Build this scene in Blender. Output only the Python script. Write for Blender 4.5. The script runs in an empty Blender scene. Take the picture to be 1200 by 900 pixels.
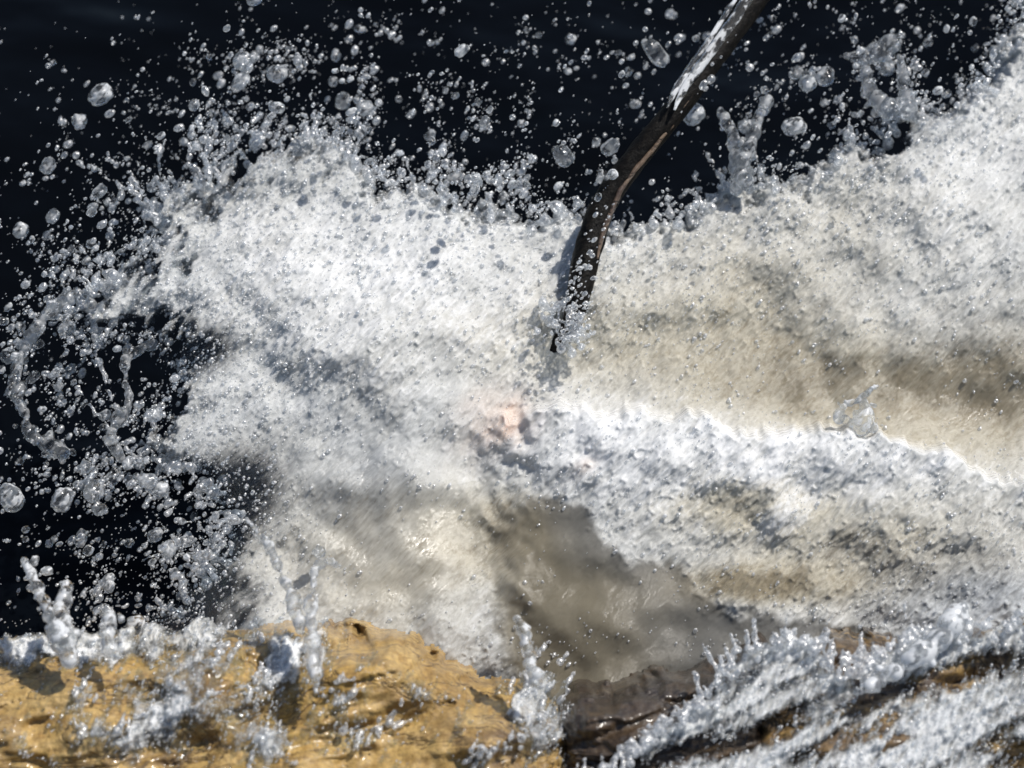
import bpy, math
import numpy as np
from mathutils import Vector

SC = bpy.context.scene
COL = SC.collection
rng = np.random.default_rng(7)

# ------------------------------------------------------------------ camera
PITCH = math.radians(42.0)
DIST = 5.0
HALF = 0.12                                   # half width / distance
TARGET = np.array([0.0, 0.0, 0.14])
FWD = np.array([0.0, math.cos(PITCH), -math.sin(PITCH)])
UPV = np.array([0.0, math.sin(PITCH), math.cos(PITCH)])
CAM = TARGET - FWD * DIST
cam_d = bpy.data.cameras.new('camera')
cam = bpy.data.objects.new('camera', cam_d)
COL.objects.link(cam)
cam.location = CAM
cam.rotation_euler = (math.pi / 2 - PITCH, 0, 0)
cam_d.sensor_width = 36.0
cam_d.lens = 18.0 / HALF
cam_d.clip_start = 0.1
cam_d.clip_end = 500
cam_d.dof.use_dof = True
cam_d.dof.focus_distance = 4.95
cam_d.dof.aperture_fstop = 2.8
SC.camera = cam

# ------------------------------------------------------------------ light
SUN_DIR = np.array([0.44, 0.12, 0.89]); SUN_DIR /= np.linalg.norm(SUN_DIR)   # towards the sun
world = bpy.data.worlds.new('World'); SC.world = world; world.use_nodes = True
wn = world.node_tree.nodes; wl = world.node_tree.links
sky = wn.new('ShaderNodeTexSky'); sky.sky_type = 'NISHITA'; sky.sun_disc = False
sky.sun_elevation = math.asin(SUN_DIR[2])
sky.sun_rotation = math.atan2(SUN_DIR[0], SUN_DIR[1])
wl.new(sky.outputs[0], wn['Background'].inputs[0])
wn['Background'].inputs[1].default_value = 0.075
sun_d = bpy.data.lights.new('sun', 'SUN'); sun_d.energy = 4.0; sun_d.angle = math.radians(0.53)
sun_d.color = (1.0, 0.955, 0.89)
sun = bpy.data.objects.new('sun', sun_d); COL.objects.link(sun)
sun.rotation_euler = Vector(SUN_DIR).to_track_quat('Z', 'Y').to_euler()
sun.location = (3, 2, 6)
SC.view_settings.view_transform = 'Standard'
SC.view_settings.look = 'None'
SC.view_settings.exposure = 0.24
SC.view_settings.gamma = 1.0
SC.render.engine = 'CYCLES'
SC.cycles.max_bounces = 8
SC.cycles.transparent_max_bounces = 24
SC.cycles.caustics_reflective = False
SC.cycles.caustics_refractive = False
SC.cycles.sample_clamp_indirect = 6.0

# ------------------------------------------------------------------ maths
def ray(u, v):
    u = np.asarray(u, float); v = np.asarray(v, float)
    d = FWD[None] + np.stack([(u - 600) / 600 * HALF, 0 * u, 0 * u], -1).reshape(-1, 3) \
        + ((450 - v.reshape(-1, 1)) / 600 * HALF) * UPV[None]
    return d

class Plane:
    """a sloping surface rising away from the bank; photograph directions are carried onto it"""
    def __init__(self, point, slope_deg):
        b = math.radians(slope_deg)
        self.p = np.array(point, float)
        self.n = np.array([0.0, -math.sin(b), math.cos(b)])
    def at(self, u, v, toward=0.0):
        d = ray(np.ravel(u), np.ravel(v))
        t = ((self.p - CAM) @ self.n) / (d @ self.n)
        return CAM[None] + d * t[:, None] - FWD[None] * np.ravel(toward)[:, None]

WAVE = Plane((0, 0, 0.14), 25)
BANK = Plane((0, -0.385, 0.085), 18)

def hash2(ix, iy, seed):
    h = (ix.astype(np.int64) * 374761393 + iy.astype(np.int64) * 668265263 + seed * 974634541) & 0xffffffff
    h = ((h ^ (h >> 13)) * 1274126177) & 0xffffffff
    h = ((h ^ (h >> 16)) * 2246822519) & 0xffffffff
    return ((h ^ (h >> 15)) & 0xffffff) / float(0x1000000)

def perlin(x, y, seed=0):
    ix = np.floor(x); iy = np.floor(y); fx = x - ix; fy = y - iy
    ix = ix.astype(np.int64); iy = iy.astype(np.int64)
    sx = fx * fx * fx * (fx * (fx * 6 - 15) + 10); sy = fy * fy * fy * (fy * (fy * 6 - 15) + 10)
    def g(dx, dy):
        a = hash2(ix + dx, iy + dy, seed) * 2 * math.pi
        return np.cos(a) * (fx - dx) + np.sin(a) * (fy - dy)
    a = g(0, 0); b = g(1, 0); c = g(0, 1); d = g(1, 1)
    return 1.5 * ((a + (b - a) * sx) * (1 - sy) + (c + (d - c) * sx) * sy)

def fbm(x, y, seed=0, octaves=4, gain=0.5):
    s = 0; a = 1.0
    for o in range(octaves):
        s = s + a * perlin(x * 2 ** o, y * 2 ** o, seed + o * 17); a *= gain
    return s

def rot(u, v, deg):
    c, s = math.cos(math.radians(deg)), math.sin(math.radians(deg))
    return u * c - v * s, u * s + v * c            # first axis points up-right for a positive angle

def streak(u, v, length, width, seed, deg=48, octaves=2):
    a, b = rot(u, v, deg)
    return fbm(a / length, b / width, seed, octaves)

def sstep(a, b, x):
    t = np.clip((x - a) / (b - a), 0, 1)
    return t * t * (3 - 2 * t)

def blob(u, v, cu, cv, ru, rv, deg=0):
    a, b = rot(u - cu, v - cv, deg)
    return np.exp(-((a / ru) ** 2 + (b / rv) ** 2))

def poly_sd(u, v, pts):
    """signed distance to a closed outline, positive inside, in photograph pixels"""
    sh = u.shape; u = u.ravel(); v = v.ravel()
    d2 = np.full(u.shape, 1e12); inside = np.zeros(u.shape, bool)
    n = len(pts)
    for i in range(n):
        x0, y0 = pts[i]; x1, y1 = pts[(i + 1) % n]
        ex, ey = x1 - x0, y1 - y0
        t = np.clip(((u - x0) * ex + (v - y0) * ey) / (ex * ex + ey * ey + 1e-9), 0, 1)
        d2 = np.minimum(d2, (u - x0 - t * ex) ** 2 + (v - y0 - t * ey) ** 2)
        if y0 != y1:
            c = ((y0 > v) != (y1 > v)) & (u < (x1 - x0) * (v - y0) / (y1 - y0) + x0)
            inside ^= c
    d = np.sqrt(d2)
    return np.where(inside, d, -d).reshape(sh)

# ------------------------------------------------------------------ mesh helpers
def make_mesh(name, verts, faces, attrs=None, smooth=True):
    me = bpy.data.meshes.new(name)
    verts = np.asarray(verts, np.float32); faces = np.asarray(faces, np.int32)
    k = faces.shape[1]
    me.vertices.add(len(verts)); me.vertices.foreach_set('co', verts.ravel())
    me.loops.add(faces.size); me.loops.foreach_set('vertex_index', faces.ravel())
    me.polygons.add(len(faces))
    me.polygons.foreach_set('loop_start', np.arange(0, faces.size, k, dtype=np.int32))
    if smooth:
        me.polygons.foreach_set('use_smooth', np.ones(len(faces), bool))
    for an, av in (attrs or {}).items():
        a = me.attributes.new(an, 'FLOAT', 'POINT')
        a.data.foreach_set('value', np.asarray(av, np.float32).ravel())
    me.update(calc_edges=True); me.validate()
    return me

def link(name, me, mat, parent=None, **props):
    o = bpy.data.objects.new(name, me); COL.objects.link(o)
    if me is not None and mat is not None and not me.materials: me.materials.append(mat)
    if parent is not None: o.parent = parent
    for k, val in props.items(): o[k] = val
    return o

def grid(u0, u1, v0, v1, step):
    uu = np.arange(u0, u1 + step * .5, step); vv = np.arange(v0, v1 + step * .5, step)
    return np.meshgrid(uu, vv)

def blur(a, r):
    for ax in (0, 1):
        c = np.cumsum(np.concatenate([np.zeros_like(np.take(a, [0], ax)), a], ax), ax)
        n = a.shape[ax]; i = np.arange(n)
        lo = np.clip(i - r, 0, n); hi = np.clip(i + r + 1, 0, n)
        a = (np.take(c, hi, ax) - np.take(c, lo, ax)) / np.expand_dims((hi - lo), 1 - ax)
    return a

def sheet_arrays(U, V, plane, H, mask, attrs):
    P = plane.at(U, V, H)
    idx = np.arange(U.size).reshape(U.shape)
    m = mask[:-1, :-1] & mask[1:, :-1] & mask[:-1, 1:] & mask[1:, 1:]
    f = np.stack([idx[:-1, :-1][m], idx[1:, :-1][m], idx[1:, 1:][m], idx[:-1, 1:][m]], -1)
    used = np.zeros(U.size, bool); used[f.ravel()] = True
    remap = np.cumsum(used) - 1
    return P[used], remap[f], {k: np.broadcast_to(a, U.shape).ravel()[used] for k, a in attrs.items()}

def build_sheet(name, U, V, plane, H, mask, attrs, mat, thick=0.06, back_step=4, **props):
    """front of a body of water or rock plus its back, so it has thickness from any side"""
    p1, f1, a1 = sheet_arrays(U, V, plane, H, mask, attrs)
    s = back_step
    inside = blur(blur(mask.astype(float), 6), 6)
    T = thick * np.sqrt(np.clip(inside * 2 - 1, 0, 1)) + 0.002
    p2, f2, a2 = sheet_arrays(U[::s, ::s], V[::s, ::s], plane, (blur(H, 5) - T)[::s, ::s],
                              (inside > .8)[::s, ::s],
                              {k: np.broadcast_to(a, U.shape)[::s, ::s] for k, a in attrs.items()})
    verts = np.concatenate([p1, p2]); faces = np.concatenate([f1, f2[:, ::-1] + len(p1)])
    at = {k: np.concatenate([a1[k], a2[k]]) for k in attrs}
    return link(name, make_mesh(name, verts, faces, at), mat, **props)

def ico(sub):
    t = (1 + 5 ** .5) / 2
    v = [(-1, t, 0), (1, t, 0), (-1, -t, 0), (1, -t, 0), (0, -1, t), (0, 1, t), (0, -1, -t), (0, 1, -t),
         (t, 0, -1), (t, 0, 1), (-t, 0, -1), (-t, 0, 1)]
    f = [(0, 11, 5), (0, 5, 1), (0, 1, 7), (0, 7, 10), (0, 10, 11), (1, 5, 9), (5, 11, 4), (11, 10, 2),
         (10, 7, 6), (7, 1, 8), (3, 9, 4), (3, 4, 2), (3, 2, 6), (3, 6, 8), (3, 8, 9), (4, 9, 5), (2, 4, 11),
         (6, 2, 10), (8, 6, 7), (9, 8, 1)]
    v = [np.array(p) / np.linalg.norm(p) for p in v]
    for _ in range(sub):
        cache = {}; nf = []
        def mid(a, b):
            k = (min(a, b), max(a, b))
            if k not in cache:
                p = v[a] + v[b]; v.append(p / np.linalg.norm(p)); cache[k] = len(v) - 1
            return cache[k]
        for a, b, c in f:
            x, y, z = mid(a, b), mid(b, c), mid(c, a)
            nf += [(a, x, z), (b, y, x), (c, z, y), (x, y, z)]
        f = nf
    return np.array(v), np.array(f)
ICO = [ico(k) for k in range(4)]

def drops_mesh(name, pos, rad, aspect, ang, aer, sub=0, wob=0.25):
    """many small drops as one mesh; ang is the fling direction in the upright x-up plane"""
    bv, bf = ICO[sub]; n = len(pos)
    vv = np.repeat(bv[None], n, 0)
    if wob:
        vv = vv * (1 + wob * (rng.random((n, len(bv), 1)) - .5))
    ax = np.stack([np.cos(ang), np.sin(ang)], -1)[:, 0:1] * np.array([1., 0, 0]) + np.sin(ang)[:, None] * UPV
    b2 = -np.sin(ang)[:, None] * np.array([1., 0, 0]) + np.cos(ang)[:, None] * UPV
    P = (vv[:, :, 0:1] * (rad * np.sqrt(aspect))[:, None, None] * ax[:, None]
         + vv[:, :, 1:2] * (rad / aspect ** .25)[:, None, None] * b2[:, None]
         + vv[:, :, 2:3] * (rad / aspect ** .25)[:, None, None] * (-FWD)[None, None]) + pos[:, None]
    F = bf[None] + (np.arange(n) * len(bv))[:, None, None]
    return make_mesh(name, P.reshape(-1, 3), F.reshape(-1, 3), {'aer': np.repeat(aer, len(bv))})

# ------------------------------------------------------------------ materials
class NT:
    def __init__(self, name):
        self.m = bpy.data.materials.new(name); self.m.use_nodes = True
        self.t = self.m.node_tree; self.t.nodes.clear()
    def n(self, kind, ins=None, **props):
        nd = self.t.nodes.new(kind)
        for k, v in props.items(): setattr(nd, k, v)
        for k, v in (ins or {}).items():
            if isinstance(v, bpy.types.NodeSocket): self.t.links.new(v, nd.inputs[k])
            else: nd.inputs[k].default_value = v
        return nd
    def math(self, op, a, b=0.0, c=0.0, clamp=False):
        return self.n('ShaderNodeMath', {0: a, 1: b, 2: c}, operation=op, use_clamp=clamp).outputs[0]
    def mix(self, f, a, b):
        return self.n('ShaderNodeMix', {0: f, 6: a, 7: b}, data_type='RGBA').outputs[2]
    def ramp(self, x, lo, hi, a=0.0, b=1.0):
        return self.n('ShaderNodeMapRange', {0: x, 1: lo, 2: hi, 3: a, 4: b}, interpolation_type='SMOOTHSTEP').outputs[0]
    def attr(self, name):
        return self.n('ShaderNodeAttribute', attribute_name=name).outputs['Fac']
    def coords(self, scale=(1, 1, 1), rotation=(0, 0, 0), loc=(0, 0, 0)):
        tc = self.n('ShaderNodeTexCoord')
        return self.n('ShaderNodeMapping', {0: tc.outputs['Object'], 1: loc, 2: rotation, 3: scale}).outputs[0]
    def noise(self, vec, scale, detail=3, rough=.55, dist=0.0):
        return self.n('ShaderNodeTexNoise', {'Vector': vec, 'Scale': scale, 'Detail': detail, 'Roughness': rough,
                                             'Distortion': dist}).outputs[0]
    def out(self, surf):
        self.n('ShaderNodeOutputMaterial', {0: surf}); return self.m

def C4(r, g, b): return (r, g, b, 1)

def streak_vec(t, stretch=0.24, deg=48):
    """coordinates squeezed along the direction the water is flung in (up and to the right across the slope)"""
    tc = t.n('ShaderNodeNewGeometry')
    m1 = t.n('ShaderNodeMapping', {0: tc.outputs['Position'], 2: (PITCH - math.pi / 2, 0, 0)}).outputs[0]
    m2 = t.n('ShaderNodeMapping', {0: m1, 2: (0, 0, -math.radians(deg))}).outputs[0]
    return t.n('ShaderNodeMapping', {0: m2, 3: (stretch, 1, 1)}).outputs[0]

def mat_white_water():
    t = NT('aerated water')
    foam, tan, pink, thin, smooth = (t.attr(k) for k in ('foam', 'tan', 'pink', 'thin', 'smooth'))
    sv = streak_vec(t)
    n1 = t.noise(sv, 230, 4, .62)
    n2 = t.noise(sv, 70, 3, .55)
    n3 = t.noise(sv, 520, 2, .6)
    n4 = t.noise(t.coords(), 16, 3, .55)
    f = t.math('MULTIPLY_ADD', n1, .55, foam)
    f = t.math('MULTIPLY_ADD', n2, .45, f)
    f = t.math('MULTIPLY_ADD', n4, .22, f)
    f = t.math('SUBTRACT', f, .64)
    f = t.math('MULTIPLY', f, 1.0, clamp=True)
    water = t.mix(tan, C4(.23, .24, .245), C4(.24, .205, .14))
    mid = t.mix(tan, C4(.53, .55, .565), C4(.52, .49, .41))
    col = t.mix(t.ramp(f, .0, .5), water, mid)
    col = t.mix(t.ramp(f, .42, .95), col, C4(.78, .785, .785))
    col = t.mix(t.math('MULTIPLY', pink, .6, clamp=True), col, C4(.62, .45, .35))
    deep_shade = t.attr('deep_shade')
    col = t.mix(deep_shade, col, t.mix(tan, C4(.165, .170, .172), C4(.178, .158, .115)))  # dark tone for the brown trough and the hollow's painted shade
    h = t.math('MULTIPLY_ADD', n3, .35, n1)
    soft = t.n('ShaderNodeBump', {'Strength': t.math('SUBTRACT', .6, t.math('MULTIPLY', smooth, .55)), 'Distance': .006, 'Height': t.math('MULTIPLY_ADD', n1, .8, n2)})
    rough_amt = t.math('SUBTRACT', 1.0, t.math('MULTIPLY', smooth, .82))
    bmp = t.n('ShaderNodeBump', {'Strength': t.math('MULTIPLY', rough_amt, 1.0), 'Distance': .014, 'Height': h})
    bs = t.n('ShaderNodeBsdfPrincipled', {'Base Color': col, 'Roughness': .6, 'IOR': 1.33, 'Specular IOR Level': .2, 'Normal': soft.outputs[0],
                                          'Subsurface Weight': 1.0, 'Subsurface Radius': (1.0, 1.0, 1.0), 'Subsurface Scale': .006,
                                          'Coat Weight': t.math('SUBTRACT', 1.0, t.math('MULTIPLY', deep_shade, .8)), 'Coat Roughness': t.ramp(n2, .3, .7, .20, .34), 'Coat IOR': 1.6, 'Coat Normal': bmp.outputs[0]})
    mx = bs
    cl0 = t.n('ShaderNodeBsdfTransparent', {0: C4(.86, .9, .94)})
    cl1 = t.n('ShaderNodeBsdfGlossy', {'Color': C4(1, 1, 1), 'Roughness': .12, 'Normal': bmp.outputs[0]})
    clear = t.n('ShaderNodeMixShader', {0: .07, 1: cl0.outputs[0], 2: cl1.outputs[0]})
    a = t.math('MULTIPLY_ADD', n1, .9, t.math('MULTIPLY', thin, 1.25))
    hole = t.math('MULTIPLY', t.ramp(a, .45, 1.35), t.ramp(thin, .01, .12))
    mx2 = t.n('ShaderNodeMixShader', {0: hole, 1: mx.outputs[0], 2: clear.outputs[0]})
    return t.out(mx2.outputs[0])

def mat_drop():
    t = NT('flung water')
    aer = t.attr('aer')
    n1 = t.noise(streak_vec(t, .45), 120, 2, .5)
    bmp = t.n('ShaderNodeBump', {'Strength': .3, 'Distance': .004, 'Height': n1})
    gl = t.n('ShaderNodeBsdfPrincipled', {'Base Color': C4(.95, .97, 1), 'Specular IOR Level': .8, 'Roughness': .10, 'IOR': 1.33,
                                          'Transmission Weight': 1.0, 'Normal': bmp.outputs[0]})
    wh = t.n('ShaderNodeBsdfPrincipled', {'Base Color': C4(.88, .90, .92), 'Roughness': .24, 'IOR': 1.33, 'Specular IOR Level': 1.0,
                                          'Normal': bmp.outputs[0]})
    tr = t.n('ShaderNodeBsdfTranslucent', {'Color': C4(.88, .90, .92), 'Normal': bmp.outputs[0]})
    w2 = t.n('ShaderNodeMixShader', {0: .45, 1: wh.outputs[0], 2: tr.outputs[0]})
    f = t.math('MULTIPLY', aer, t.ramp(n1, .45, .62, .05, 1.1), clamp=True)
    cl = t.n('ShaderNodeBsdfTransparent', {0: C4(.95, .97, .98)})
    g2 = t.n('ShaderNodeMixShader', {0: .42, 1: gl.outputs[0], 2: cl.outputs[0]})
    mx = t.n('ShaderNodeMixShader', {0: f, 1: g2.outputs[0], 2: w2.outputs[0]})
    return t.out(mx.outputs[0])

def mat_spray():
    t = NT('fine spray')
    aer = t.attr('aer')
    n1 = t.noise(streak_vec(t, .45), 300, 2, .5)
    bmp = t.n('ShaderNodeBump', {'Strength': .5, 'Distance': .003, 'Height': n1})
    lw = t.n('ShaderNodeLayerWeight', {'Blend': .45, 'Normal': bmp.outputs[0]}).outputs['Facing']
    clear = t.n('ShaderNodeBsdfTransparent', {0: C4(.93, .95, .97)})
    wh = t.n('ShaderNodeBsdfDiffuse', {'Color': C4(.92, .93, .94), 'Normal': bmp.outputs[0]})
    tr = t.n('ShaderNodeBsdfTranslucent', {'Color': C4(.92, .93, .94), 'Normal': bmp.outputs[0]})
    w2 = t.n('ShaderNodeMixShader', {0: .5, 1: wh.outputs[0], 2: tr.outputs[0]})
    f = t.math('MULTIPLY', t.math('MULTIPLY', aer, t.ramp(n1, .38, .62, .25, 1.0)), t.math('MULTIPLY_ADD', lw, .7, .5), clamp=True)
    body = t.n('ShaderNodeMixShader', {0: f, 1: clear.outputs[0], 2: w2.outputs[0]})
    gl = t.n('ShaderNodeBsdfGlossy', {'Color': C4(1, 1, 1), 'Roughness': .27, 'Normal': bmp.outputs[0]})
    mx = t.n('ShaderNodeMixShader', {0: t.math('MULTIPLY_ADD', t.math('POWER', lw, 2.0), .30, .13), 1: body.outputs[0], 2: gl.outputs[0]})
    return t.out(mx.outputs[0])

def mat_river():
    t = NT('river water')
    v = t.coords((1.0, 1.25, 1), (0, 0, .5))
    n1 = t.noise(v, 2.2, 2, .4, .6); n2 = t.noise(v, 9, 2, .5)
    h = t.math('MULTIPLY_ADD', n2, .12, n1)
    bmp = t.n('ShaderNodeBump', {'Strength': .5, 'Distance': .12, 'Height': h})
    bs = t.n('ShaderNodeBsdfPrincipled', {'Base Color': C4(.0015, .002, .003), 'Roughness': .06, 'IOR': 1.33, 'Specular IOR Level': .10,
                                          'Normal': bmp.outputs[0]})
    return t.out(bs.outputs[0])

def mat_rock(name, a, b, c, dark, damp=.25):
    t = NT(name)
    v = t.coords((1, 1, 1)); vb = t.coords((1.0, 1.7, 1.7), (0, 0, .25))
    n1 = t.noise(vb, 7, 6, .62, .6); n2 = t.noise(v, 46, 6, .72); n3 = t.noise(v, 210, 5, .7); n4 = t.noise(v, 3.3, 3, .5)
    col = t.mix(t.ramp(n1, .35, .65), C4(*a), C4(*b))
    col = t.mix(t.ramp(n2, .42, .72), col, C4(*c))
    col = t.mix(t.math('MULTIPLY', t.ramp(n4, .44, .62), t.ramp(n2, .40, .58)), col, C4(*dark))
    n5 = t.noise(t.coords((1, 1.4, 1.4), (0, 0, .3), (7, 2, 1)), 9, 5, .65, .5)
    col = t.mix(t.ramp(n5, .46, .60, 0.0, .55), col, C4(a[0] * .45, a[1] * .42, a[2] * .5))
    crack = t.noise(t.coords((1.0, 2.2, 2.2), (0, 0, -.5), (3, 1, 0)), 5.5, 5, .6, .9)
    ck = t.math('ABSOLUTE', t.math('SUBTRACT', crack, .5))
    col = t.mix(t.ramp(ck, .0, .012, .8, 0.0), col, C4(dark[0] * .5, dark[1] * .5, dark[2] * .5))
    h = t.math('MULTIPLY_ADD', n3, .15, n2); h = t.math('MULTIPLY_ADD', t.ramp(ck, 0, .03), .5, h)
    col = t.mix(t.ramp(n3, .35, .65, .45, 0.0), col, C4(*dark))
    bmp = t.n('ShaderNodeBump', {'Strength': .7, 'Distance': .005, 'Height': h})
    bs = t.n('ShaderNodeBsdfPrincipled', {'Base Color': col, 'Roughness': t.ramp(n3, .3, .7, damp + .15, damp + .4),
                                          'Normal': bmp.outputs[0], 'Coat Weight': t.ramp(n4, .35, .55, .3, 1.0), 'Coat Roughness': .14, 'Coat IOR': 1.33})
    return t.out(bs.outputs[0])

def mat_wood():
    t = NT('wet wood')
    v = t.coords((1, 1, 1), (0, -.62, 0)); v = t.n('ShaderNodeMapping', {0: v, 3: (1, 1, .12)}).outputs[0]; n1 = t.noise(v, 190, 5, .65); n2 = t.noise(v, 200, 3, .6)
    col = t.mix(t.ramp(n1, .35, .7), C4(.003, .0027, .0025), C4(.009, .0075, .006))
    bmp = t.n('ShaderNodeBump', {'Strength': .5, 'Distance': .004, 'Height': t.math('MULTIPLY_ADD', n2, .4, n1)})
    bs = t.n('ShaderNodeBsdfPrincipled', {'Base Color': col, 'Roughness': .5, 'Specular IOR Level': .12, 'Normal': bmp.outputs[0],
                                          'Coat Weight': .05, 'Coat Roughness': .25, 'Coat IOR': 1.33})
    return t.out(bs.outputs[0])

M_FOAM = mat_white_water(); M_DROP = mat_drop(); M_SPRAY = mat_spray(); M_RIVER = mat_river(); M_WOOD = mat_wood()
M_OCHRE = mat_rock('ochre rock', (.47, .295, .075), (.55, .38, .15), (.34, .20, .055), (.085, .048, .020))
M_BROWN = mat_rock('brown rock', (.045, .028, .015), (.085, .052, .024), (.03, .019, .011), (.015, .010, .007))
M_MIXED = mat_rock('ochre brown rock', (.20, .12, .045), (.36, .23, .075), (.15, .09, .035), (.03, .018, .01))

# ------------------------------------------------------------------ dark river behind and around
def build_river():
    xs = np.concatenate([np.linspace(-60, -3, 12), np.linspace(-2.5, 2.5, 60), np.linspace(3, 60, 12)])
    ys = np.concatenate([np.linspace(-12, -1, 8), np.linspace(-.8, 4, 60), np.linspace(5, 120, 14)])
    X, Y = np.meshgrid(xs, ys)
    Z = .02 * fbm(X * 1.3, Y * 1.6, 3, 3) - 0.22
    idx = np.arange(X.size).reshape(X.shape)
    f = np.stack([idx[:-1, :-1], idx[:-1, 1:], idx[1:, 1:], idx[1:, :-1]], -1).reshape(-1, 4)
    link('water', make_mesh('water', np.stack([X, Y, Z], -1).reshape(-1, 3), f), M_RIVER, kind='structure')
build_river()

# ------------------------------------------------------------------ main body of white water
CREST = [(160, 790), (186, 716), (232, 668), (262, 634), (258, 600), (232, 560), (190, 545), (150, 530), (192, 495), (206, 450),
         (200, 405), (150, 380), (112, 398), (78, 362), (108, 332), (150, 312), (186, 290), (168, 252), (205, 228),
         (242, 196), (278, 186), (300, 152), (340, 166), (388, 164), (418, 190), (442, 212), (482, 216), (522, 228),
         (560, 242), (600, 240), (630, 252), (652, 238), (684, 256), (706, 252), (724, 268), (764, 256), (798, 246),
         (832, 226), (862, 210), (880, 222), (902, 204), (932, 216), (962, 190), (1000, 156), (1024, 172), (1040, 132),
         (1064, 112), (1100, 126), (1142, 108), (1172, 60), (1192, 20), (1210, -30), (1400, -60), (1400, 900), (160, 900)]
RIDGE = np.array([(480, 520), (560, 482), (640, 474), (700, 478), (760, 482), (830, 486), (862, 502), (905, 494),
                  (950, 490), (1000, 492), (1060, 514), (1110, 530), (1160, 552), (1400, 600)], float)

HOLLOW = [(560, 640), (590, 592), (625, 572), (688, 588), (706, 626), (736, 650), (790, 654), (818, 692), (862, 716), (960, 724),
          (1060, 742), (1000, 800), (860, 840), (790, 900), (600, 900), (590, 780), (570, 700)]
def wave_maps(U, V):
    warp_u = 14 * fbm(U / 46, V / 46, 11, 3); warp_v = 14 * fbm(U / 46, V / 46, 23, 3)
    sd = poly_sd(U + warp_u, V + warp_v, CREST)
    sd = sd + 7 * fbm(U / 13, V / 13, 31, 3) + 5 * streak(U, V, 22, 7, 37)
    loose = sstep(520, 250, U) * sstep(620, 380, V)                       # looser, more torn water on the left
    torn = streak(U, V, 34, 13, 41, 48, 3) + .5 * fbm(U / 60, V / 60, 43, 2)
    sd = sd - loose * 55 * np.clip(torn * .8 + .05, -.35, 1) * sstep(120, 0, sd)
    for cu, cv, ru, rv, dg in ((1046, 166, 26, 15, 0), (1060, 150, 18, 10, 0), 
                               (645, 402, 6, 8, 60), (628, 407, 7, 6, 60), (612, 434, 9, 3, 48), (598, 452, 7, 5, 48),
                               (1000, 300, 4, 3, 0), (330, 140, 14, 9, 30)):
        sd = sd - 130 * np.clip(blob(U, V, cu, cv, ru, rv, dg) * (1 + .5 * torn) - .35, 0, 1)
    # ridge of tumbling foam in front of the brown trough
    vr = np.interp(U, RIDGE[:, 0], RIDGE[:, 1]) + 12 * fbm(U / 40, V / 200, 51, 3) + 5 * streak(U, V, 30, 14, 53)
    below = V - np.interp(U, RIDGE[:, 0], RIDGE[:, 1])
    right = sstep(545, 640, U + 10 * fbm(U / 30, V / 30, 57, 2))
    step = sstep(-2, 10, V - vr)
    ridge_h = right * step * (.062 * np.exp(-np.clip(below, 0, None) / 240.))
    hs = poly_sd(U + 9 * fbm(U / 26, V / 26, 58, 3), V + 9 * fbm(U / 26, V / 26, 59, 3), HOLLOW)
    drop_in = sstep(-12, 60, hs) * sstep(540, 660, U + .25 * (V - 600))
    hollow = np.clip(sstep(-5, 22, hs) * sstep(555, 640, U + .15 * (V - 600)), 0, 1)
    trough = blob(U, V, 1010, 462, 235, 66, -8) * (1 - step * right)
    trough += .55 * blob(U, V, 1180, 440, 90, 80) * (1 - step * right)
    calm_left = np.clip(1.25 * blob(U, V, 465, 630, 125, 125, 20), 0, 1)
    # whiteness, tint, smoothness
    big = fbm(U / 120, V / 90, 61, 3); med = streak(U, V, 60, 26, 67, 48, 3)
    foam = .53 + .08 * big + .06 * med
    foam += .20 * blob(U, V, 440, 330, 190, 110) + .22 * blob(U, V, 700, 520, 120, 45) + .32 * blob(U, V, 900, 560, 220, 60)
    foam += .30 * blob(U, V, 920, 608, 34, 20, 20) + .15 * blob(U, V, 1120, 190, 90, 110) + .1 * blob(U, V, 540, 740, 60, 30)
    foam -= .02 * hollow * sstep(600, 720, U + .3 * (V - 600)) + .1 * hollow + .36 * trough + .16 * calm_left
    foam -= .10 * blob(U, V, 900, 330, 90, 45) + .35 * blob(U, V, 860, 588, 60, 22) + .50 * blob(U, V, 890, 684, 80, 20)
    foam -= .22 * blob(U, V, 1000, 620, 200, 60) + .25 * blob(U, V, 1120, 690, 120, 40) + .32 * blob(U, V, 590, 620, 40, 38)
    foam -= .30 * blob(U, V, 230, 690, 60, 70) + .06 * blob(U, V, 1080, 300, 160, 70) + .05 * blob(U, V, 800, 390, 110, 40)
    foam += right * .20 * np.exp(-((below - 16) / 20.) ** 2) * np.clip(.5 + 1.2 * med, 0, 1.3)
    tan = .27 + .75 * hollow * sstep(860, 660, U) * sstep(600, 690, V + .3 * (660 - U)) + .95 * trough + .55 * blob(U, V, 880, 330, 130, 60) + .6 * calm_left * sstep(520, 640, V)
    tan += .85 * blob(U, V, 870, 585, 90, 34) + .95 * blob(U, V, 890, 684, 110, 24) + .6 * blob(U, V, 1010, 630, 200, 60)
    tan += .9 * blob(U, V, 592, 625, 50, 45) + .5 * blob(U, V, 700, 400, 200, 60) + .3 * blob(U, V, 1000, 240, 160, 60)
    tan -= .5 * blob(U, V, 1140, 705, 90, 40)
    tan = np.clip(tan + .15 * big, 0, 1)
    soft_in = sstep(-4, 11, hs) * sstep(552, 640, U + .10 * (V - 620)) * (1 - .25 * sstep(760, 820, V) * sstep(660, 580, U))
    deep_shade = np.clip(1.0 * soft_in + .27 * trough * (1 + .3 * med) + .10 * calm_left * (1 + med) + .25 * blob(U, V, 890, 686, 100, 18), 0, 1)  # shade in the hollow is painted in as dark colour; trough is brown water
    pink = blob(U, V, 588, 498, 44, 27, 35) * (.8 + .8 * med) + .55 * blob(U, V, 684, 545, 14, 9, 35) + .35 * blob(U, V, 560, 470, 30, 16, 30)
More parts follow.
